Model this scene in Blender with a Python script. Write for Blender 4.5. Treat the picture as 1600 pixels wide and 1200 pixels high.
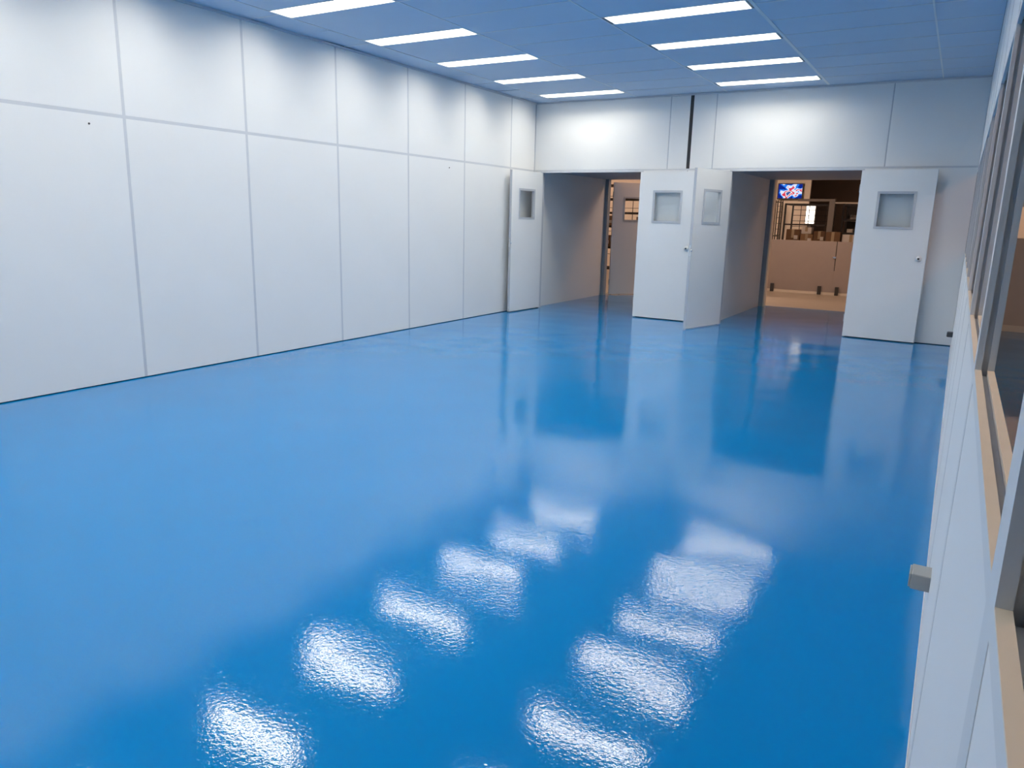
import bpy, bmesh, math, random
from mathutils import Vector, Matrix

for o in list(bpy.data.objects):
    bpy.data.objects.remove(o, do_unlink=True)
scene = bpy.context.scene
col = scene.collection
rnd = random.Random(7)

# ------------------------------------------------------------------ camera
# x = across the room from the left wall, y = depth, z = up (metres)
cam_data = bpy.data.cameras.new('camera')
cam_data.sensor_width = 36.0
cam_data.lens = 26.071
cam_data.clip_start = 0.01
cam_data.clip_end = 200
cam = bpy.data.objects.new('camera', cam_data)
col.objects.link(cam)
_r = Vector((0.85913422, 0.51117325, 0.02429626))
_u = Vector((-0.13314108, 0.17742538, 0.9750865))
_f = Vector((-0.49412736, 0.84096501, -0.22049037))
m = Matrix.Identity(4)
for i in range(3):
    m[i][0], m[i][1], m[i][2] = _r[i], _u[i], -_f[i]
m.translation = Vector((5.9514, 0.0, 1.4468))
cam.matrix_world = m
scene.camera = cam

# ------------------------------------------------------------------ world, exposure
world = bpy.data.worlds.new('world')
scene.world = world
world.use_nodes = True
world.node_tree.nodes['Background'].inputs[0].default_value = (0.02, 0.022, 0.025, 1)
world.node_tree.nodes['Background'].inputs[1].default_value = 0.1
scene.view_settings.view_transform = 'Standard'
scene.view_settings.look = 'None'
scene.view_settings.gamma = 1.0
scene.view_settings.use_curve_mapping = False
scene.view_settings.exposure = 0.0
LAMP_COOL = (1.0, 0.955, 0.84)
LAMP_COOL_STRENGTH = 26.5
LAMP_WARM = (1.0, 0.65, 0.45)

# ------------------------------------------------------------------ main measures
W = 6.014       # right partition, room face
YB = 10.66      # back wall face
YF = -2.5       # wall behind the viewer
HC = 3.169      # ceiling
HM = 2.155      # horizontal joint
VC = 2.165      # vestibule ceiling
YV = 13.55      # end of the vestibules
YE = 24.0       # end of the hall

# ------------------------------------------------------------------ materials
def srgb(r, g, b):
    f = lambda c: (c/255/12.92) if c/255 <= 0.04045 else ((c/255+0.055)/1.055)**2.4
    return (f(r), f(g), f(b), 1)

def mat(name, color, rough=0.5, metal=0.0, var=0.04, scale=6.0, bump=0.0, bscale=200.0, spec=0.5):
    mt = bpy.data.materials.new(name)
    mt.use_nodes = True
    nt = mt.node_tree
    b = nt.nodes['Principled BSDF']
    b.inputs['Roughness'].default_value = rough
    b.inputs['Metallic'].default_value = metal
    b.inputs['Specular IOR Level'].default_value = spec
    tc = nt.nodes.new('ShaderNodeTexCoord')
    nz = nt.nodes.new('ShaderNodeTexNoise')
    nz.inputs['Scale'].default_value = scale
    nz.inputs['Detail'].default_value = 3
    nt.links.new(tc.outputs['Object'], nz.inputs['Vector'])
    mx = nt.nodes.new('ShaderNodeMix')
    mx.data_type = 'RGBA'
    c = color
    mx.inputs[6].default_value = (c[0]*(1-var), c[1]*(1-var), c[2]*(1-var), 1)
    mx.inputs[7].default_value = (min(1, c[0]*(1+var)), min(1, c[1]*(1+var)), min(1, c[2]*(1+var)), 1)
    nt.links.new(nz.outputs['Fac'], mx.inputs[0])
    nt.links.new(mx.outputs[2], b.inputs['Base Color'])
    if bump:
        n2 = nt.nodes.new('ShaderNodeTexNoise')
        n2.inputs['Scale'].default_value = bscale
        nt.links.new(tc.outputs['Object'], n2.inputs['Vector'])
        bp = nt.nodes.new('ShaderNodeBump')
        bp.inputs['Strength'].default_value = bump
        bp.inputs['Distance'].default_value = 0.002
        nt.links.new(n2.outputs['Fac'], bp.inputs['Height'])
        nt.links.new(bp.outputs['Normal'], b.inputs['Normal'])
    return mt

def emit(name, color, strength):
    mt = bpy.data.materials.new(name)
    mt.use_nodes = True
    nt = mt.node_tree
    nt.nodes.remove(nt.nodes['Principled BSDF'])
    e = nt.nodes.new('ShaderNodeEmission')
    e.inputs[0].default_value = (*color[:3], 1)
    e.inputs[1].default_value = strength
    nt.links.new(e.outputs[0], nt.nodes['Material Output'].inputs[0])
    return mt

M = {}
M['panel'] = mat('panel_laminate', (0.79, 0.79, 0.79, 1), 0.42, var=0.025, scale=1.6, bump=0.08, bscale=160)
M['door'] = mat('door_laminate', (0.82, 0.82, 0.82, 1), 0.40, var=0.02, scale=2.0, bump=0.05, bscale=160)
M['joint'] = mat('joint_profile', (0.57, 0.585, 0.62, 1), 0.45, var=0.03)
M['post'] = mat('post_profile', (0.68, 0.685, 0.69, 1), 0.38, metal=0.0, var=0.03)
M['groove'] = mat('dark_groove', (0.03, 0.03, 0.035, 1), 0.7)
M['core'] = mat('dark_core', (0.05, 0.055, 0.07, 1), 0.8)
M['sill'] = mat('sill_cream', (0.80, 0.68, 0.54, 1), 0.5, var=0.06, scale=14)
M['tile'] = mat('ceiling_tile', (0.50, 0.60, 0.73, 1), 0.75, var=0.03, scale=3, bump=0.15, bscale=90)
M['tbar'] = mat('ceiling_bar', (0.72, 0.74, 0.77, 1), 0.5)
M['lampbody'] = mat('lamp_housing', (0.86, 0.87, 0.88, 1), 0.5, var=0.01)
M['lamp'] = emit('lamp_cool', LAMP_COOL, LAMP_COOL_STRENGTH)
M['frame'] = mat('window_trim', (0.50, 0.52, 0.56, 1), 0.35, var=0.02)
M['chrome'] = mat('lock_chrome', (0.75, 0.76, 0.78, 1), 0.22, metal=1.0, var=0.02)
M['satin'] = mat('lock_satin', (0.74, 0.75, 0.76, 1), 0.35, metal=0.35, var=0.02)
M['keyhole'] = mat('keyhole_dark', (0.04, 0.04, 0.045, 1), 0.4)
M['outlet'] = mat('outlet_plastic', (0.30, 0.31, 0.31, 1), 0.45, var=0.04)
M['outletdark'] = mat('outlet_dark_plastic', (0.05, 0.055, 0.065, 1), 0.45)
M['hallwall'] = mat('hall_wall', (0.62, 0.55, 0.50, 1), 0.6, var=0.04)
M['gate'] = mat('gate_laminate', (0.40, 0.35, 0.33, 1), 0.55, var=0.04)
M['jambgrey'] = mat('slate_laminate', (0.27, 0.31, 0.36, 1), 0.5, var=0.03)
M['cream'] = mat('hall_cream', (0.80, 0.74, 0.66, 1), 0.7, var=0.03)
M['hallfloor'] = mat('hall_floor', (0.42, 0.37, 0.31, 1), 0.35, var=0.10, scale=3)
M['hallceil'] = mat('hall_ceiling', (0.30, 0.27, 0.24, 1), 0.8)
M['darkwall'] = mat('hall_dark_wall', (0.16, 0.12, 0.10, 1), 0.8)
M['blackmetal'] = mat('black_metal', (0.03, 0.026, 0.024, 1), 0.45)
M['greymetal'] = mat('grey_metal', (0.30, 0.28, 0.26, 1), 0.45)
M['card'] = mat('cardboard', (0.33, 0.21, 0.12, 1), 0.8, var=0.12, scale=9)
M['carddark'] = mat('cardboard_dark', (0.20, 0.12, 0.07, 1), 0.8, var=0.12, scale=9)
M['paper'] = mat('white_paper', (0.80, 0.78, 0.75, 1), 0.7)
M['tape'] = mat('packing_tape', (0.50, 0.40, 0.26, 1), 0.3)
M['stub'] = mat('stub_dark', (0.05, 0.05, 0.05, 1), 0.5)
M['warm'] = emit('lamp_warm', LAMP_WARM, 78.0)
M['warmdim'] = emit('lamp_warm_dim', LAMP_WARM, 36.0)
M['whiteglow'] = emit('lamp_white_panel', (1.0, 0.90, 0.78), 2.6)

def glass_mat():
    mt = bpy.data.materials.new('clear_pane')
    mt.use_nodes = True
    nt = mt.node_tree
    nt.nodes.remove(nt.nodes['Principled BSDF'])
    tr = nt.nodes.new('ShaderNodeBsdfTransparent')
    tr.inputs[0].default_value = (0.97, 0.98, 0.98, 1)
    gl = nt.nodes.new('ShaderNodeBsdfGlossy')
    gl.inputs['Roughness'].default_value = 0.03
    fr = nt.nodes.new('ShaderNodeFresnel')
    fr.inputs[0].default_value = 1.5
    mx = nt.nodes.new('ShaderNodeMixShader')
    ge = nt.nodes.new('ShaderNodeNewGeometry')
    io = nt.nodes.new('ShaderNodeMapRange')      # same reflectance on the inner face of the pane
    io.inputs['To Min'].default_value = 1.5
    io.inputs['To Max'].default_value = 1/1.5
    nt.links.new(ge.outputs['Backfacing'], io.inputs['Value'])
    nt.links.new(io.outputs[0], fr.inputs[0])
    nt.links.new(fr.outputs[0], mx.inputs[0])
    nt.links.new(tr.outputs[0], mx.inputs[1])
    nt.links.new(gl.outputs[0], mx.inputs[2])
    nt.links.new(mx.outputs[0], nt.nodes['Material Output'].inputs[0])
    return mt
M['glass'] = glass_mat()

def floor_mat():
    mt = bpy.data.materials.new('blue_epoxy')
    mt.use_nodes = True
    nt = mt.node_tree
    b = nt.nodes['Principled BSDF']
    tc = nt.nodes.new('ShaderNodeTexCoord')
    n1 = nt.nodes.new('ShaderNodeTexNoise')
    n1.inputs['Scale'].default_value = 0.9
    n1.inputs['Detail'].default_value = 3
    nt.links.new(tc.outputs['Object'], n1.inputs['Vector'])
    mx = nt.nodes.new('ShaderNodeMix')
    mx.data_type = 'RGBA'
    mx.inputs[6].default_value = (0.000, 0.180, 0.470, 1)
    mx.inputs[7].default_value = (0.000, 0.192, 0.500, 1)
    nt.links.new(n1.outputs['Fac'], mx.inputs[0])
    nt.links.new(mx.outputs[2], b.inputs['Base Color'])
    b.inputs['Roughness'].default_value = 0.06
    b.inputs['IOR'].default_value = 1.46
    # slow waviness of the self-levelling coat, then orange peel
    w1 = nt.nodes.new('ShaderNodeTexNoise')
    w1.inputs['Scale'].default_value = 1.15
    w1.inputs['Detail'].default_value = 1.2
    nt.links.new(tc.outputs['Object'], w1.inputs['Vector'])
    bp1 = nt.nodes.new('ShaderNodeBump')
    bp1.inputs['Strength'].default_value = 1.0
    bp1.inputs['Distance'].default_value = 0.012
    nt.links.new(w1.outputs['Fac'], bp1.inputs['Height'])
    w2 = nt.nodes.new('ShaderNodeTexNoise')
    w2.inputs['Scale'].default_value = 80
    w2.inputs['Detail'].default_value = 2
    nt.links.new(tc.outputs['Object'], w2.inputs['Vector'])
    bp2 = nt.nodes.new('ShaderNodeBump')
    bp2.inputs['Strength'].default_value = 1.0
    bp2.inputs['Distance'].default_value = 0.00036
    nt.links.new(w2.outputs['Fac'], bp2.inputs['Height'])
    nt.links.new(bp1.outputs['Normal'], bp2.inputs['Normal'])
    nt.links.new(bp2.outputs['Normal'], b.inputs['Normal'])
    return mt
M['floor'] = floor_mat()

def screen_mat():
    mt = bpy.data.materials.new('television_picture')
    mt.use_nodes = True
    nt = mt.node_tree
    nt.nodes.remove(nt.nodes['Principled BSDF'])
    tc = nt.nodes.new('ShaderNodeTexCoord')
    mp = nt.nodes.new('ShaderNodeMapping')
    mp.inputs['Scale'].default_value = (5.0, 1.0, 7.0)
    nt.links.new(tc.outputs['Object'], mp.inputs[0])
    nz = nt.nodes.new('ShaderNodeTexNoise')
    nz.inputs['Scale'].default_value = 1.0
    nz.inputs['Detail'].default_value = 1.5
    nt.links.new(mp.outputs[0], nz.inputs['Vector'])
    sx = nt.nodes.new('ShaderNodeSeparateXYZ')
    nt.links.new(tc.outputs['Object'], sx.inputs[0])
    # bright patches fade towards the screen's rim: the picture has a dark blue surround
    gr = nt.nodes.new('ShaderNodeVectorMath'); gr.operation = 'MULTIPLY'
    gr.inputs[1].default_value = (2.2, 0, 3.4)
    nt.links.new(tc.outputs['Object'], gr.inputs[0])
    ln = nt.nodes.new('ShaderNodeVectorMath'); ln.operation = 'LENGTH'
    nt.links.new(gr.outputs[0], ln.inputs[0])
    ma = nt.nodes.new('ShaderNodeMath'); ma.operation = 'MULTIPLY_ADD'
    ma.inputs[1].default_value = -0.36
    nt.links.new(ln.outputs['Value'], ma.inputs[0])
    nt.links.new(nz.outputs['Fac'], ma.inputs[2])
    cr = nt.nodes.new('ShaderNodeValToRGB')
    e = cr.color_ramp.elements
    cr.color_ramp.interpolation = 'CONSTANT'
    e[0].position = 0.0; e[0].color = (0.005, 0.02, 0.25, 1)
    e[1].position = 0.24; e[1].color = (0.02, 0.20, 0.85, 1)
    for p, c in ((0.32, (0.75, 0.80, 0.95, 1)), (0.40, (0.75, 0.04, 0.09, 1)), (0.48, (0.9, 0.85, 0.85, 1)), (0.54, (0.05, 0.10, 0.35, 1))):
        k = e.new(p); k.color = c
    nt.links.new(ma.outputs[0], cr.inputs[0])
    em = nt.nodes.new('ShaderNodeEmission')
    em.inputs[1].default_value = 1.0
    nt.links.new(cr.outputs[0], em.inputs[0])
    nt.links.new(em.outputs[0], nt.nodes['Material Output'].inputs[0])
    return mt
M['screen'] = screen_mat()

# ------------------------------------------------------------------ helpers
_cache = {}
def link(name, mesh, parent=None, loc=(0, 0, 0)):
    o = bpy.data.objects.new(name, mesh)
    col.objects.link(o)
    o.parent = parent
    o.location = loc
    return o

def box_mesh(sx, sy, sz, mt, bev=0.0):
    key = ('box', round(sx, 4), round(sy, 4), round(sz, 4), mt, bev)
    if key in _cache:
        return _cache[key]
    bm = bmesh.new()
    bmesh.ops.create_cube(bm, size=1.0)
    bmesh.ops.scale(bm, vec=(sx, sy, sz), verts=bm.verts)
    if bev:
        bmesh.ops.bevel(bm, geom=bm.edges[:], offset=bev, segments=2, affect='EDGES', profile=0.5)
    me = bpy.data.meshes.new('box')
    bm.to_mesh(me); bm.free()
    me.materials.append(M[mt])
    _cache[key] = me
    return me

def box(name, lo, hi, mt, parent=None, bev=0.0, origin=None):
    """one box given by its corners in the parent's axes"""
    s = [hi[i]-lo[i] for i in range(3)]
    c = [(hi[i]+lo[i])/2 for i in range(3)]
    return link(name, box_mesh(*s, mt, bev), parent, c)

def boxes(name, lst, mt, parent=None, bev=0.0):
    """several touching boxes that make ONE part"""
    bm = bmesh.new()
    for lo, hi in lst:
        r = bmesh.ops.create_cube(bm, size=1.0)
        bmesh.ops.scale(bm, vec=[hi[i]-lo[i] for i in range(3)], verts=r['verts'])
        bmesh.ops.translate(bm, vec=[(hi[i]+lo[i])/2 for i in range(3)], verts=r['verts'])
    if bev:
        bmesh.ops.bevel(bm, geom=bm.edges[:], offset=bev, segments=1, affect='EDGES')
    me = bpy.data.meshes.new(name)
    bm.to_mesh(me); bm.free()
    me.materials.append(M[mt])
    return link(name, me, parent)

def ring_mesh(name, o, h, y0, y1, mt):
    """rectangular frame in the xz plane: outer o=(x0,x1,z0,z1), hole h, depth y0..y1"""
    vs = []
    for y in (y0, y1):
        for (x0, x1, z0, z1) in (o, h):
            vs += [(x0, y, z0), (x1, y, z0), (x1, y, z1), (x0, y, z1)]
    fs = []
    for i in range(4):
        j = (i+1) % 4
        fs.append((i, j, 4+j, 4+i))
        fs.append((8+i, 12+i, 12+j, 8+j))
        fs.append((i, 8+i, 8+j, j))
        fs.append((4+i, 4+j, 12+j, 12+i))
    me = bpy.data.meshes.new(name)
    me.from_pydata(vs, [], fs)
    bm = bmesh.new(); bm.from_mesh(me)
    bmesh.ops.recalc_face_normals(bm, faces=bm.faces)
    bm.to_mesh(me); bm.free()
    me.materials.append(M[mt])
    return me

def lathe_y(name, prof, mt, seg=20):
    """profile [(radius, y)] turned about the y axis"""
    vs, fs = [], []
    n = len(prof)
    for k in range(seg):
        a = 2*math.pi*k/seg
        for r, y in prof:
            vs.append((r*math.cos(a), y, r*math.sin(a)))
    for k in range(seg):
        k2 = (k+1) % seg
        for i in range(n-1):
            fs.append((k*n+i, k2*n+i, k2*n+i+1, k*n+i+1))
    fs.append([k*n for k in range(seg)]); fs.append([k*n+n-1 for k in range(seg)])
    me = bpy.data.meshes.new(name)
    me.from_pydata(vs, [], fs)
    bm = bmesh.new(); bm.from_mesh(me)
    bmesh.ops.recalc_face_normals(bm, faces=bm.faces)
    bm.to_mesh(me); bm.free()
    for p in me.polygons: p.use_smooth = len(p.vertices) == 4
    me.materials.append(M[mt])
    return me

def bar(bm, a, b, r):
    """square bar between two points added to a bmesh"""
    a, b = Vector(a), Vector(b)
    d = b-a
    q = d.to_track_quat('Z', 'Y').to_matrix().to_4x4()
    res = bmesh.ops.create_cube(bm, size=1.0)
    bmesh.ops.transform(bm, matrix=Matrix.Translation((a+b)/2) @ q @ Matrix.Diagonal((2*r, 2*r, d.length, 1)), verts=res['verts'])

def tag(o, label, cat, group=None, kind=None):
    o['label'] = label
    o['category'] = cat
    if group: o['group'] = group
    if kind: o['kind'] = kind
    return o

def empty(name, loc=(0, 0, 0), rz=0.0):
    o = bpy.data.objects.new(name, None)
    o.empty_display_size = 0.2
    col.objects.link(o)
    o.location = loc
    o.rotation_euler = (0, 0, rz)
    return o

def copy_tree(o, parent=None):
    c = o.copy(); col.objects.link(c); c.parent = parent
    for ch in list(o.children):
        copy_tree(ch, c)
    return c

ORD = ['first', 'second', 'third', 'fourth', 'fifth', 'sixth', 'seventh', 'eighth', 'ninth', 'tenth', 'eleventh', 'twelfth', 'thirteenth', 'fourteenth']

# ================================================================== THE SETTING
# ---- floors
fl = box('floor', (-0.3, YF-0.1, -0.06), (9.6, 13.72, 0.0), 'floor')
tag(fl, 'glossy bright blue epoxy floor mirroring the ceiling lights', 'floor', kind='structure')
fh = box('floor_hall', (-5.2, 13.72, -0.06), (9.6, YE+0.1, 0.0), 'hallfloor')
tag(fh, 'dull beige concrete floor beyond the two doorways', 'floor', kind='structure')

# ---- left wall: dark core with laminate panels and joint profiles in front
wl = empty('wall_left', (0, 0, 0))
tag(wl, 'long wall of pale grey laminate panels left of the blue floor', 'wall', kind='structure')
box('wall_core', (-0.06, YF-0.1, 0.0), (-0.012, YB+0.05, HC+0.12), 'core', wl)
JW = 0.026
y1 = 3.826
ys = [y1 + 1.22*k for k in range(-6, 6)]
edges = [YF] + [y for y in ys if y > YF+0.1] + [YB]
for i in range(len(edges)-1):
    a = edges[i] + (JW/2 if i > 0 else 0)
    b = edges[i+1] - (JW/2 if i < len(edges)-2 else 0)
    box('wall_panel', (-0.012, a, 0.008), (0.0, b, HM-JW/2), 'panel', wl, 0.0015)
    box('wall_panel', (-0.012, a, HM+JW/2), (0.0, b, HC), 'panel', wl, 0.0015)
    box('joint_strip', (-0.012, edges[i], HM-JW/2), (-0.0012, edges[i+1], HM+JW/2), 'joint', wl)
for y in edges[1:-1]:
    box('joint_strip', (-0.012, y-JW/2, 0.008), (-0.0012, y+JW/2, HM-JW/2), 'joint', wl)
    box('joint_strip', (-0.012, y-JW/2, HM+JW/2), (-0.0012, y+JW/2, HC), 'joint', wl)
screw = lathe_y('screw', [(0.008, 0.0), (0.008, 0.004), (0.005, 0.006)], 'keyhole', 12)
for yy, zz in ((3.531, 2.071), (8.348, 2.055)):
    s = link('screw', screw, wl, (0.0, yy, zz)); s.rotation_euler = (0, 0, -math.pi/2)
tw = box('trim_1', (0.0, YF, HC-0.022), (0.020, YB, HC-0.001), 'joint')
tag(tw, 'thin metal angle where left wall meets the ceiling', 'trim', kind='structure')

# ---- back wall with two door openings
O1 = (0.150, 1.800)
O2 = (3.120, 4.760)
wb = empty('wall_back', (0, YB, 0))
tag(wb, 'pale panelled far wall with two open double doorways', 'wall', kind='structure')
boxes('wall_core', [((0.0, 0.013, HM), (6.05, 0.07, HC+0.1)),
                    ((0.0, 0.013, 0.0), (O1[0]-0.03, 0.07, HM)),
                    ((O1[1]+0.03, 0.013, 0.0), (O2[0]-0.03, 0.07, HM)),
                    ((O2[1]+0.03, 0.013, 0.0), (6.05, 0.07, HM))], 'core', wb)
for a, b in ((0.0, 2.176), (2.190, 2.462), (2.512, 2.826), (2.840, 5.002), (5.016, W)):
    box('wall_panel', (a, 0.0, HM+0.012), (b, 0.013, HC), 'panel', wb, 0.0015)
for x in (2.183, 2.833, 5.009):
    box('joint_strip', (x-0.007, 0.004, HM+0.012), (x+0.007, 0.013, HC), 'frame', wb)
box('joint_strip', (0.0, -0.012, 0.008), (0.012, 0.0, HC), 'frame', wb)
dk = box('joint_strip', (2.462, 0.008, HM+0.012), (2.512, 0.013, HC), 'groove', wb)
dk['label'] = 'dark open joint running up to the ceiling'
box('joint_strip', (0.0, 0.002, HM-0.012), (W, 0.013, HM+0.012), 'joint', wb)
for a, b in ((0.0, O1[0]-0.03), (O1[1]+0.03, 2.483), (2.491, O2[0]-0.03), (O2[1]+0.03, W)):
    box('wall_panel', (a, 0.0, 0.008), (b, 0.013, HM-0.012), 'panel', wb, 0.0015)
for (a, b) in (O1, O2):
    for x in (a-0.03, b):
        box('door_jamb', (x, -0.006, 0.0), (x+0.03, 0.075, HM-0.012), 'joint', wb, 0.002)
    box('door_header', (a-0.03, -0.006, HM-0.030), (b+0.03, 0.075, HM-0.012), 'joint', wb, 0.002)
tb = box('trim_2', (0.02, YB-0.020, HC-0.022), (W, YB, HC-0.001), 'joint')
tag(tb, 'thin metal angle where far wall meets the ceiling', 'trim', kind='structure')

# ---- wall behind the viewer
wf = box('wall_front', (-0.06, YF-0.06, 0.0), (9.6, YF, HC+0.1), 'panel')
tag(wf, 'plain pale wall closing the room behind the viewer', 'wall', kind='structure')

# ---- right partition: posts, low panels, cream sills, unglazed openings, header panels
XR0, XR1 = W, W+0.036
wr = empty('wall_right', (W, 0, 0))
tag(wr, 'half-height white partition with posts and open window bays at right', 'wall', kind='structure')
SZ, TZ = 1.15, 2.09
posts = [0.668 + 1.187*k for k in range(-3, 9)]
PW = 0.075
def h_post():
    # aluminium post: core web with two flanges; the grooves on both sides take the panels
    bm = bmesh.new()
    for lo, hi in (((0.0, 0.0, 0.0), (0.0125, PW, HC)), ((0.0235, 0.0, 0.0), (0.036, PW, HC)), ((0.0125, 0.012, 0.0), (0.0235, PW-0.012, HC))):
        r = bmesh.ops.create_cube(bm, size=1.0)
        bmesh.ops.scale(bm, vec=[hi[i]-lo[i] for i in range(3)], verts=r['verts'])
        bmesh.ops.translate(bm, vec=[(hi[i]+lo[i])/2 for i in range(3)], verts=r['verts'])
    me = bpy.data.meshes.new('post'); bm.to_mesh(me); bm.free()
    me.materials.append(M['post'])
    return me
pm = h_post()
for y in posts:
    link('post', pm, wr, (0, y, 0))
bays = [(YF, posts[0])] + [(posts[i]+PW, posts[i+1]) for i in range(len(posts)-1)] + [(posts[-1]+PW, YB)]
wn = 0
for a, b in bays:
    if b-a < 0.03: continue
    box('wall_panel', (0.0008, a, 0.0), (0.0352, b, SZ-0.030), 'panel', wr, 0.0006)
    box('wall_panel', (0.0008, a, TZ+0.030), (0.0352, b, HC), 'panel', wr, 0.0006)
    wn += 1
    w_ = empty('window_%d' % wn, (W, a, SZ))
    L = b-a
    boxes('sill_rail', [((0.0, 0, -0.030), (0.036, L, -0.012)), ((0.0, 0, -0.012), (0.0125, L, -0.003)), ((0.0235, 0, -0.012), (0.036, L, -0.003))], 'post', w_)
    box('sill_strip', (0.0, 0, -0.003), (0.0125, L, 0.0), 'sill', w_)
    box('sill_strip', (0.0235, 0, -0.003), (0.036, L, 0.0), 'sill', w_)
    boxes('head_rail', [((0.0, 0, TZ-SZ+0.012), (0.036, L, TZ-SZ+0.030)), ((0.0, 0, TZ-SZ), (0.0125, L, TZ-SZ+0.012)), ((0.0235, 0, TZ-SZ), (0.036, L, TZ-SZ+0.012))], 'post', w_)
    tag(w_, 'open window bay with cream grooved sill, %s from the far wall' % ORD[len(bays)-wn], 'window', 'open bays of the right partition', 'structure')
bs = box('baseboard_right', (W-0.0015, YF, 0.0), (W, YB, 0.045), 'panel')
tag(bs, 'low white skirting along the foot of right partition', 'baseboard', kind='structure')

# ---- ceiling: dark slab above, grid bars and separate tiles
ce = empty('ceiling', (0, 0, HC))
tag(ce, 'suspended ceiling of pale square-edged tiles tinted blue from below', 'ceiling', kind='structure')
box('ceiling_slab', (-0.06, YF-0.06, 0.125), (W+0.05, YB+0.07, 0.16), 'core', ce)
colx = [0.0, 0.400, 1.655, 2.960, 4.255, 5.520, W]
PL, PR = 1.243, 1.166           # lamp spacing of the two rows
L0, R0 = 10.115, 10.085         # lamp nearest the far wall in each row
LW, LL = 0.260, 1.230           # lamp aperture
lampsL = [L0-PL*k for k in range(10)]
lampsR = [R0-PR*k for k in range(10)]
def split(lo, hi, cuts):
    ys_ = [lo] + sorted(c for c in cuts if lo+0.02 < c < hi-0.02) + [hi]
    return list(zip(ys_[:-1], ys_[1:]))
bars = []
for ci in range(6):
    xa, xb = colx[ci], colx[ci+1]
    lamps = lampsL if ci == 1 else lampsR if ci == 3 else []
    per = (PL if ci < 2 else (PL+PR)/2 if ci == 2 else PR)/2
    org = L0 if ci < 2 else (L0+R0)/2 if ci == 2 else R0
    cuts = []
    for k in range(-2, 24):
        yc = org - per*k
        if lamps and k % 2 == 0 and k//2 < len(lamps) and k >= 0:
            cuts += [yc-LW/2, yc+LW/2]
        elif not lamps:
            cuts.append(yc)
    for (ya, yb) in split(YF, YB, cuts):
        if lamps and any(abs((ya+yb)/2-l) < 0.05 for l in lamps):
            continue
        g = 0.0015
        o = box('ceiling_tile', (xa+g, ya+g, 0.002), (xb-g, yb-g, 0.020), 'tile', ce)
        if ya > 3:
            loose = rnd.random() < (0.16 if ci < 2 else 0.05)
            o.rotation_euler = ((rnd.choice((-0.015, 0.015)), rnd.choice((-0.007, 0.007)), 0) if loose else (0, 0, 0))
            o.location.z += 0.001 if loose else 0.0
    for (ya, yb) in split(YF, YB, cuts)[1:]:
        box('grid_bar', (xa+0.009, ya-0.006, -0.001), (xb-0.009, ya+0.006, 0.001), 'tbar', ce)
for x in colx[1:-1]:
    hwid = 0.016 if abs(x-4.255) < 0.01 else 0.007
    box('grid_bar', (x-hwid, YF, -0.0015), (x+hwid, YB, 0.001), 'tbar', ce)

# ---- vestibules behind the doorways
V1 = (0.072, 1.880)
V2 = (3.010, 4.860)
def vest(name, x0, x1, ya, yb, label, z1=VC, mt='panel'):
    o = box(name, (x0, ya, 0.0), (x1, yb, z1), mt)
    return tag(o, label, 'wall', kind='structure')
YA = YB+0.075
vest('wall_vestibule_left', V1[0]-0.05, V1[0], YA, YV-0.25, 'shaded side wall seen through the left doorway')
vest('wall_vestibule_inner', V1[1], V1[1]+0.05, YA, YV-0.25, 'side wall hidden behind the flat open leaf of left doorway')
vest('wall_vestibule_middle', V2[0]-0.05, V2[0], YA, YV, 'shaded side wall seen through the right doorway')
vest('wall_vestibule_right', V2[1], V2[1]+0.05, YA, YV, 'side wall hidden behind the rightmost door leaf')
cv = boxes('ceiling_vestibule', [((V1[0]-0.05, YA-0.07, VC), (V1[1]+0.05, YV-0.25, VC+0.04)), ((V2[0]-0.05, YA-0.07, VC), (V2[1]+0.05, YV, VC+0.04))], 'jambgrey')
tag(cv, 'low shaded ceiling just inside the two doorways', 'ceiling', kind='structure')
# jamb faces and end wall of the vestibules
we = empty('wall_end', (0, YV, 0))
tag(we, 'far end of the two passages with grey jambs', 'wall', kind='structure')
E1 = (0.135, 1.700)
E2 = (3.105, 4.760)
XS = 2.40                       # the left passage is a little shorter than the right one
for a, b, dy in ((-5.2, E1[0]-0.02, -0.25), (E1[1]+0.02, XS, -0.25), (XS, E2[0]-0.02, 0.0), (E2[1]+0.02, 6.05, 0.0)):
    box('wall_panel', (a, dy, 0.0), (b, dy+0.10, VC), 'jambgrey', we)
box('wall_panel', (XS, -0.15, 0.0), (XS+0.05, 0.0, 3.30), 'panel', we)
for a, b, dy in ((-5.2, XS, -0.25), (XS, 6.05, 0.0)):
    box('wall_panel', (a, dy, VC+0.04), (b, dy+0.10, 3.30), 'hallwall', we)
    box('door_header', (a, dy, VC), (b, dy+0.12, VC+0.04), 'frame', we)
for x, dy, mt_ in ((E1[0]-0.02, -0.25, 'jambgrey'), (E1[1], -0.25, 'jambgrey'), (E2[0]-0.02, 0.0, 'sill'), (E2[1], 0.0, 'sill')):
    box('door_jamb', (x, dy-0.004, 0.0), (x+0.02, dy+(0.17 if mt_ == 'sill' else 0.11), VC), mt_, we)

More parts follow.
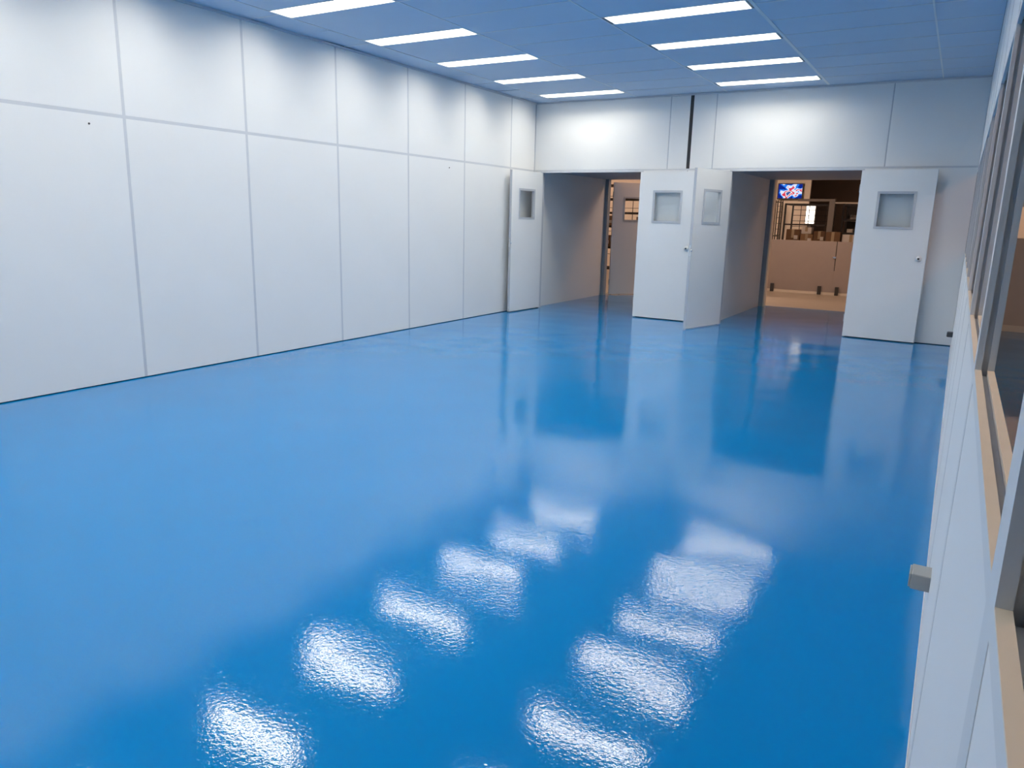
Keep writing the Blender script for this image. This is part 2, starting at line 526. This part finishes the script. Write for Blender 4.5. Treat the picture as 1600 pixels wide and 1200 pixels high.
# ---- the hall around the white room
def hw(name, lo, hi, mt, label):
    return tag(box(name, lo, hi, mt), label, 'wall', kind='structure')
hw('wall_hall_far', (-5.2, YE, 0), (9.6, YE+0.1, 3.3), 'darkwall', 'dim brown end wall of the hall behind the racks')
hw('wall_hall_left', (-5.3, YV, 0), (-5.2, YE+0.1, 3.3), 'hallwall', 'side wall of the hall beyond the left doorway')
hw('wall_hall_right', (9.6, YF-0.1, 0), (9.7, YE+0.1, 3.3), 'hallwall', 'side wall of the hall beyond the open window bays')
hc = boxes('ceiling_hall', [((-5.3, YV+0.1, 3.30), (9.7, YE+0.1, 3.36)), ((W+0.05, YF-0.1, 3.30), (9.7, YV+0.1, 3.36))], 'hallceil')
tag(hc, 'dim ceiling of the hall outside the white room', 'ceiling', kind='structure')
# partition across the side hall, seen through the nearest bays: low panel, lit strip, upper panel
wp = empty('wall_side_hall', (6.05, 12.80, 0))
tag(wp, 'brown lit partition seen past the posts at right edge', 'wall', kind='structure')
box('wall_panel', (0.0, 0, 0.09), (3.55, 0.05, 1.32), 'hallwall', wp)
box('skirting', (0.0, -0.01, 0.0), (3.55, 0.05, 0.09), 'cream', wp)
box('wall_panel', (0.0, 0, 1.75), (3.55, 0.05, 3.30), 'hallwall', wp)
for x in (0.0, 1.75, 3.49):
    box('mullion', (x, 0, 1.32), (x+0.06, 0.05, 1.75), 'hallwall', wp)
hw('wall_cream', (6.05, 15.6, 0), (9.6, 15.7, 3.3), 'cream', 'cream wall glimpsed above the low brown partition')
hw('wall_television', (1.20, 22.0, 0), (2.27, 22.12, 3.3), 'cream', 'cream wall carrying the television beyond the right doorway')
hw('wall_pale', (-5.2, 20.8, 0), (-0.6, 20.9, 3.3), 'cream', 'pale wall behind the shelving beyond the left doorway')

# ================================================================== DOORS
DW, DT, DZ0, DZ1 = 0.845, 0.036, 0.014, 2.122
WX0, WX1, WZ0, WZ1 = 0.225, 0.640, 1.420, 1.850
leaf_me = ring_mesh('leaf', (0, DW, DZ0, DZ1), (WX0, WX1, WZ0, WZ1), -DT/2, DT/2, 'door')
trim_me = ring_mesh('window_trim', (WX0-0.014, WX1+0.014, WZ0-0.014, WZ1+0.014), (WX0+0.016, WX1-0.016, WZ0+0.016, WZ1-0.016), -DT/2-0.005, DT/2+0.005, 'frame')
rose_me = lathe_y('lock', [(0.036, 0.0), (0.036, 0.005), (0.025, 0.008), (0.022, 0.030), (0.017, 0.034)], 'satin', 20)
bolt_me = lathe_y('bolt_knob', [(0.013, 0.0), (0.013, 0.008), (0.008, 0.012)], 'chrome', 14)
key_me = lathe_y('keyhole', [(0.012, 0.0), (0.012, 0.002)], 'keyhole', 12)
def door(n, hinge, tip, label, lock=True):
    d = Vector((tip[0]-hinge[0], tip[1]-hinge[1]))
    e = empty('door_%d' % n, (hinge[0], hinge[1], 0.0), math.atan2(d.y, d.x))
    tag(e, label, 'door', kind='structure')
    link('leaf', leaf_me, e)
    t = link('window_trim', trim_me, e)
    box('pane', (WX0+0.016, -0.003, WZ0+0.016), (WX1-0.016, 0.003, WZ1-0.016), 'glass', e)
    box('edge_strip', (DW, -DT/2-0.001, DZ0), (DW+0.004, DT/2+0.001, DZ1), 'frame', e)
    if lock:
        for s in (1, -1):
            k = link('lock', rose_me, e, (DW-0.075, s*DT/2, 1.055))
            if s < 0: k.rotation_euler = (math.pi, 0, 0)
            h = link('keyhole', key_me, k, (0, 0.034, 0))
    if not lock:
        box('strike_plate', (DW+0.004, -0.012, 0.99), (DW+0.006, 0.012, 1.13), 'chrome', e)
        link('bolt_knob', bolt_me, e, (DW+0.001, DT/2+0.001, 1.06))
    for z in (0.25, 1.07, 1.90):
        box('hinge', (-0.010, -0.010, z-0.05), (0.004, 0.010, z+0.05), 'frame', e)
    return e
door(1, (0.160, 10.630), (0.100, 9.785), 'pale door leaf swung edge-on against the left wall', False)
door(2, (1.812, 10.622), (2.655, 10.600), 'white door leaf folded flat right of the left doorway')
door(3, (3.112, 10.632), (2.875, 9.815), 'greyer door leaf jutting into the room left of right doorway', False)
door(4, (4.768, 10.622), (5.610, 10.565), 'large white door leaf folded back at right of right doorway')
door(5, (0.175, 13.46), (0.745, 14.07), 'brownish far door ajar at the end of left passage', False)

# ================================================================== CEILING LIGHTS
def light_proto():
    e = empty('ceiling_light')
    hx, hy, d = LL/2, LW/2, 0.085
    # flanged housing: sloping sides up to the recessed diffuser
    ix, iy = hx-0.035, hy-0.030
    vs = [(-hx, -hy, 0), (hx, -hy, 0), (hx, hy, 0), (-hx, hy, 0),
          (-hx+.008, -hy+.008, 0), (hx-.008, -hy+.008, 0), (hx-.008, hy-.008, 0), (-hx+.008, hy-.008, 0),
          (-ix, -iy, d), (ix, -iy, d), (ix, iy, d), (-ix, iy, d),
          (-hx, -hy, 0.1), (hx, -hy, 0.1), (hx, hy, 0.1), (-hx, hy, 0.1)]
    fs = []
    for i in range(4):
        j = (i+1) % 4
        fs += [(i, j, 4+j, 4+i), (4+i, 4+j, 8+j, 8+i), (i, 12+i, 12+j, j)]
    fs.append((12, 13, 14, 15))
    me = bpy.data.meshes.new('housing'); me.from_pydata(vs, [], fs)
    me.materials.append(M['lampbody'])
    link('housing', me, e)
    df = box('diffuser', (-ix, -iy, d-0.006), (ix, iy, d), 'lamp', e)
    df['label'] = 'glowing white diffuser'
    return e
proto = light_proto()
first = True
for row, x, lst, side in (('left', (colx[1]+colx[2])/2, lampsL, 'nearer the left wall'), ('right', (colx[3]+colx[4])/2, lampsR, 'nearer the right partition')):
    for k, y in enumerate(lst):
        o = proto if first else copy_tree(proto)
        first = False
        o.location = (x, y, HC-0.001)
        tag(o, 'lit strip light in ceiling row %s, %s from far wall' % (side, ORD[k]), 'ceiling light', 'strip lights in two ceiling rows')

# warm lamps of the hall
def hall_lamp(x, y, label, mt, z=3.30):
    e = empty('hall_lamp', (x, y, z))
    box('housing', (-0.32, -0.32, -0.06), (0.32, 0.32, 0.0), 'greymetal', e, 0.006)
    box('diffuser', (-0.28, -0.28, -0.072), (0.28, 0.28, -0.060), mt, e)
    tag(e, label, 'ceiling light', 'warm lamps of the hall')
hall_lamp(1.2, 19.6, 'warm square lamp over the television wall', 'warm')
hall_lamp(-2.6, 18.6, 'warm square lamp beyond the left doorway', 'warm')
hall_lamp(1.75, 14.55, 'added warm square lamp brightening the left passage and far door', 'warmdim')  # added out of view to warm the passage walls and the far door
hall_lamp(3.6, 15.2, 'warm square lamp before the low panelled gate', 'warmdim')
hall_lamp(7.6, 14.2, 'warm square lamp behind the side hall partition', 'warmdim')
hall_lamp(8.0, 2.5, 'added warm square lamp brightening the posts of the nearest window bays', 'warmdim')  # added out of view to brighten the post faces turned to the camera
hall_lamp(8.0, 9.5, 'warm square lamp outside the open window bays', 'warmdim')

# ================================================================== OUTLET BOXES
def outlet(loc, label, mt, s=1.0):
    e = empty('outlet_box', loc)
    box('body', (-0.060*s, -0.045, -0.027), (0.0, 0.045, 0.027), mt, e, 0.004)
    box('cover', (-0.066*s, -0.040, -0.023), (-0.060*s, 0.040, 0.023), mt, e, 0.002)
    return tag(e, label, 'outlet', 'outlet boxes on the right partition')
outlet((W+0.004, 2.66, 0.305), 'grey outlet box on right partition nearest the viewer', 'outlet')
outlet((W+0.004, 9.52, 0.285), 'small dark outlet box beside the far right corner', 'outletdark', 0.95)

# ================================================================== BEYOND THE RIGHT DOORWAY
# low gate wall
g = empty('low_partition', (2.2, 16.80, 0))
tag(g, 'low brown gated partition across the hall beyond right doorway', 'partition')
for a, b in ((0.0, 1.565), (1.580, 4.0)):
    box('panel', (a, 0.0, 0.055), (b, 0.04, 1.10), 'gate', g, 0.003)
box('skirting', (0.0, -0.012, 0.0), (4.0, 0.05, 0.050), 'cream', g)
box('panel_infill', (1.565, 0.0, 0.055), (1.580, 0.04, 0.50), 'gate', g)
box('gap_strip', (1.565, 0.012, 0.50), (1.580, 0.03, 1.10), 'stub', g)
for x in (0.37, 1.33, 1.67):
    box('floor_stub', (x-0.035, -0.06, 0.0), (x+0.035, -0.014, 0.175), 'stub', g, 0.006)
lt = box('latch', (1.52, -0.018, 0.755), (1.585, 0.0, 0.795), 'chrome', g, 0.004)
lt['label'] = 'small shiny latch'

# television
tv = empty('television', (1.755, 21.96, 2.30))
tag(tv, 'small wall television showing a bright blue red and white picture', 'television')
box('bezel', (-0.335, -0.03, -0.215), (0.335, 0.03, 0.215), 'blackmetal', tv, 0.006)
box('screen', (-0.310, -0.034, -0.185), (0.310, -0.030, 0.190), 'screen', tv)
box('wall_bracket', (-0.10, 0.03, -0.10), (0.10, 0.045, 0.10), 'greymetal', tv)

# wire cage trolley
def cage(name, x0, x1, y0, y1_, z1, label, nx, nz, r=0.018, rows=()):
    e = empty(name, (x0, y0, 0))
    w_, d_ = x1-x0, y1_-y0
    for px in (0, w_):
        for py in (0, d_):
            bm = bmesh.new(); bar(bm, (px, py, 0.0), (px, py, z1), r)
            me = bpy.data.meshes.new('upright'); bm.to_mesh(me); bm.free(); me.materials.append(M['blackmetal'])
            link('upright', me, e)
    for z in rows:
        bm = bmesh.new()
        bar(bm, (0, 0, z), (w_, 0, z), r*0.9); bar(bm, (0, d_, z), (w_, d_, z), r*0.9)
        bar(bm, (0, 0, z), (0, d_, z), r*0.9); bar(bm, (w_, 0, z), (w_, d_, z), r*0.9)
        me = bpy.data.meshes.new('rail'); bm.to_mesh(me); bm.free(); me.materials.append(M['blackmetal'])
        link('rail', me, e)
    for i in range(1, nx):
        x = w_*i/nx
        bm = bmesh.new(); bar(bm, (x, d_, 0.1), (x, d_, z1), 0.007)
        me = bpy.data.meshes.new('wire'); bm.to_mesh(me); bm.free(); me.materials.append(M['blackmetal'])
        link('wire', me, e)
    for i in range(1, nz):
        z = 0.2+(z1-0.2)*i/nz
        bm = bmesh.new(); bar(bm, (0, d_, z), (w_, d_, z), 0.006)
        me = bpy.data.meshes.new('wire'); bm.to_mesh(me); bm.free(); me.materials.append(M['blackmetal'])
        link('wire', me, e)
    return tag(e, label, 'rack')
c1 = cage('wire_cage', 2.33, 3.28, 18.6, 19.5, 1.90, 'black wire cage trolley holding cartons under the television', 5, 13, rows=(0.12, 1.42, 1.88))
box('shelf_board', (0.0, 0.0, 0.99), (0.95, 0.9, 1.01), 'greymetal', c1)
c2 = cage('wire_shelf', 1.50, 1.63, 21.5, 21.75, 2.05, 'narrow dark wire shelf against the television wall', 2, 12, 0.014, rows=(0.15, 1.1, 2.0))
c3 = cage('storage_rack', 3.55, 4.75, 18.9, 19.6, 1.95, 'dark storage rack with grey parts beside the wire cage', 2, 4, 0.022, rows=(0.15, 1.25, 1.55, 1.88))
for z in (1.24, 1.54):
    box('shelf_board', (0.0, 0.0, z-0.02), (1.2, 0.7, z), 'greymetal', c3)
box('back_sheet', (0.0, 0.70, 0.9), (1.2, 0.71, 1.95), 'blackmetal', c3)

# rack beam and upright
rb = empty('rack_frame', (2.62, 18.40, 0))
tag(rb, 'grey upright with pale crossbeam behind the low partition', 'rack')
box('upright', (0.68, 0.0, 0.0), (0.80, 0.10, 2.00), 'greymetal', rb, 0.004)
box('upright', (2.60, 0.0, 0.0), (2.72, 0.10, 2.00), 'greymetal', rb, 0.004)
box('crossbeam', (0.0, 0.02, 1.945), (0.68, 0.08, 2.00), 'greymetal', rb, 0.004)
box('crossbeam', (0.80, 0.02, 1.900), (2.60, 0.08, 1.935), 'cream', rb, 0.004)
box('foot_plate', (0.60, -0.05, 0.0), (0.88, 0.15, 0.012), 'greymetal', rb)
box('foot_plate', (2.52, -0.05, 0.0), (2.80, 0.15, 0.012), 'greymetal', rb)

def carton(loc, s, mt, label, group='cartons in the wire cage'):
    e = empty('carton', loc)
    box('body', (-s[0]/2, -s[1]/2, 0), (s[0]/2, s[1]/2, s[2]), mt, e, 0.006)
    box('tape', (-0.03, -s[1]/2-0.002, s[2]*0.35), (0.03, s[1]/2+0.002, s[2]+0.002), 'tape', e)
    if mt != 'paper':
        box('paper_label', (s[0]*0.10, -s[1]/2-0.004, s[2]*0.25), (s[0]*0.38, -s[1]/2, s[2]*0.55), 'paper', e)
    return tag(e, label, 'box', group)
carton((2.53, 18.85, 1.01), (0.30, 0.30, 0.30), 'carddark', 'dark carton at the left end of wire cage')
carton((2.85, 18.80, 1.01), (0.27, 0.30, 0.20), 'card', 'low brown carton in the middle of wire cage')
carton((3.12, 18.83, 1.01), (0.25, 0.30, 0.27), 'carddark', 'brown carton at the right end of wire cage')
carton((2.83, 18.82, 1.216), (0.22, 0.28, 0.15), 'paper', 'white box atop the middle carton of wire cage')
carton((2.50, 19.25, 1.01), (0.26, 0.26, 0.24), 'card', 'brown carton behind the dark one in wire cage')
e = carton((3.52, 18.05, 0.0), (0.30, 0.30, 1.28), 'carddark', 'tall brown carton beside the grey rack upright', 'cartons behind the low partition')
carton((3.88, 18.15, 0.0), (0.36, 0.32, 1.23), 'paper', 'pale box showing above the low partition at right', 'cartons behind the low partition')
for i, (x, z, w_, h_) in enumerate(((3.72, 1.25, 0.12, 0.10), (3.92, 1.25, 0.12, 0.16), (4.2, 1.25, 0.2, 0.18), (3.78, 1.55, 0.16, 0.12), (4.05, 1.55, 0.14, 0.20))):
    bn = empty('parts_bin', (x, 19.1, z))
    boxes('bin_body', [((-w_/2, -0.12, 0), (w_/2, 0.12, 0.012)), ((-w_/2, -0.12, 0.012), (-w_/2+0.01, 0.12, h_)), ((w_/2-0.01, -0.12, 0.012), (w_/2, 0.12, h_)),
                       ((-w_/2+0.01, 0.11, 0.012), (w_/2-0.01, 0.12, h_)), ((-w_/2+0.01, -0.12, 0.012), (w_/2-0.01, -0.11, h_*0.6))], 'paper' if i % 2 == 0 else 'greymetal', bn)
    tag(bn, ['small white bin at left end of lower rack shelf', 'small grey bin second on the lower rack shelf', 'wide white bin at right of lower rack shelf', 'grey bin at left of upper rack shelf', 'tall white bin at right of upper rack shelf'][i], 'bin', 'bins on the dark storage rack')

# glowing panel behind the cage
lp = empty('light_box', (2.56, 20.6, 1.05))
tag(lp, 'glowing white light box seen through the wire cage', 'lamp')
box('casing', (-0.125, 0.0, 0.38), (0.125, 0.08, 0.88), 'greymetal', lp, 0.005)
box('glow_face', (-0.105, -0.006, 0.40), (0.105, 0.0, 0.86), 'whiteglow', lp)
box('stand', (-0.03, 0.02, -1.05), (0.03, 0.06, 0.38), 'greymetal', lp)
box('stand_foot', (-0.20, -0.12, -1.05), (0.20, 0.20, -1.03), 'greymetal', lp)

# ================================================================== BEYOND THE LEFT DOORWAY
c4 = cage('wire_shelf', -2.7, -0.9, 18.6, 19.1, 2.35, 'dark shelving seen through the far door window', 7, 7, 0.03, rows=(0.15, 0.7, 1.25, 1.60, 1.95, 2.30))
for i, (x, z, w_, h_) in enumerate(((-1.25, 1.27, 0.30, 0.24), (-2.2, 1.27, 0.35, 0.26), (-1.15, 1.62, 0.26, 0.22), (-1.75, 1.27, 0.3, 0.12), (-2.3, 0.72, 0.4, 0.3))):
    carton((x, 18.85, z), (w_, 0.3, h_), 'card' if i % 2 else 'carddark',
           ['brown carton on middle shelf at right of far shelving', 'wide carton on middle shelf at left of far shelving', 'carton on upper shelf of far shelving', 'flat carton in the middle of far shelving', 'large carton on low shelf of far shelving'][i], 'cartons on the far shelving')
for z in (0.70, 1.25, 1.60):
    box('shelf_board', (0.0, 0.0, z), (1.8, 0.5, z+0.02), 'blackmetal', c4)
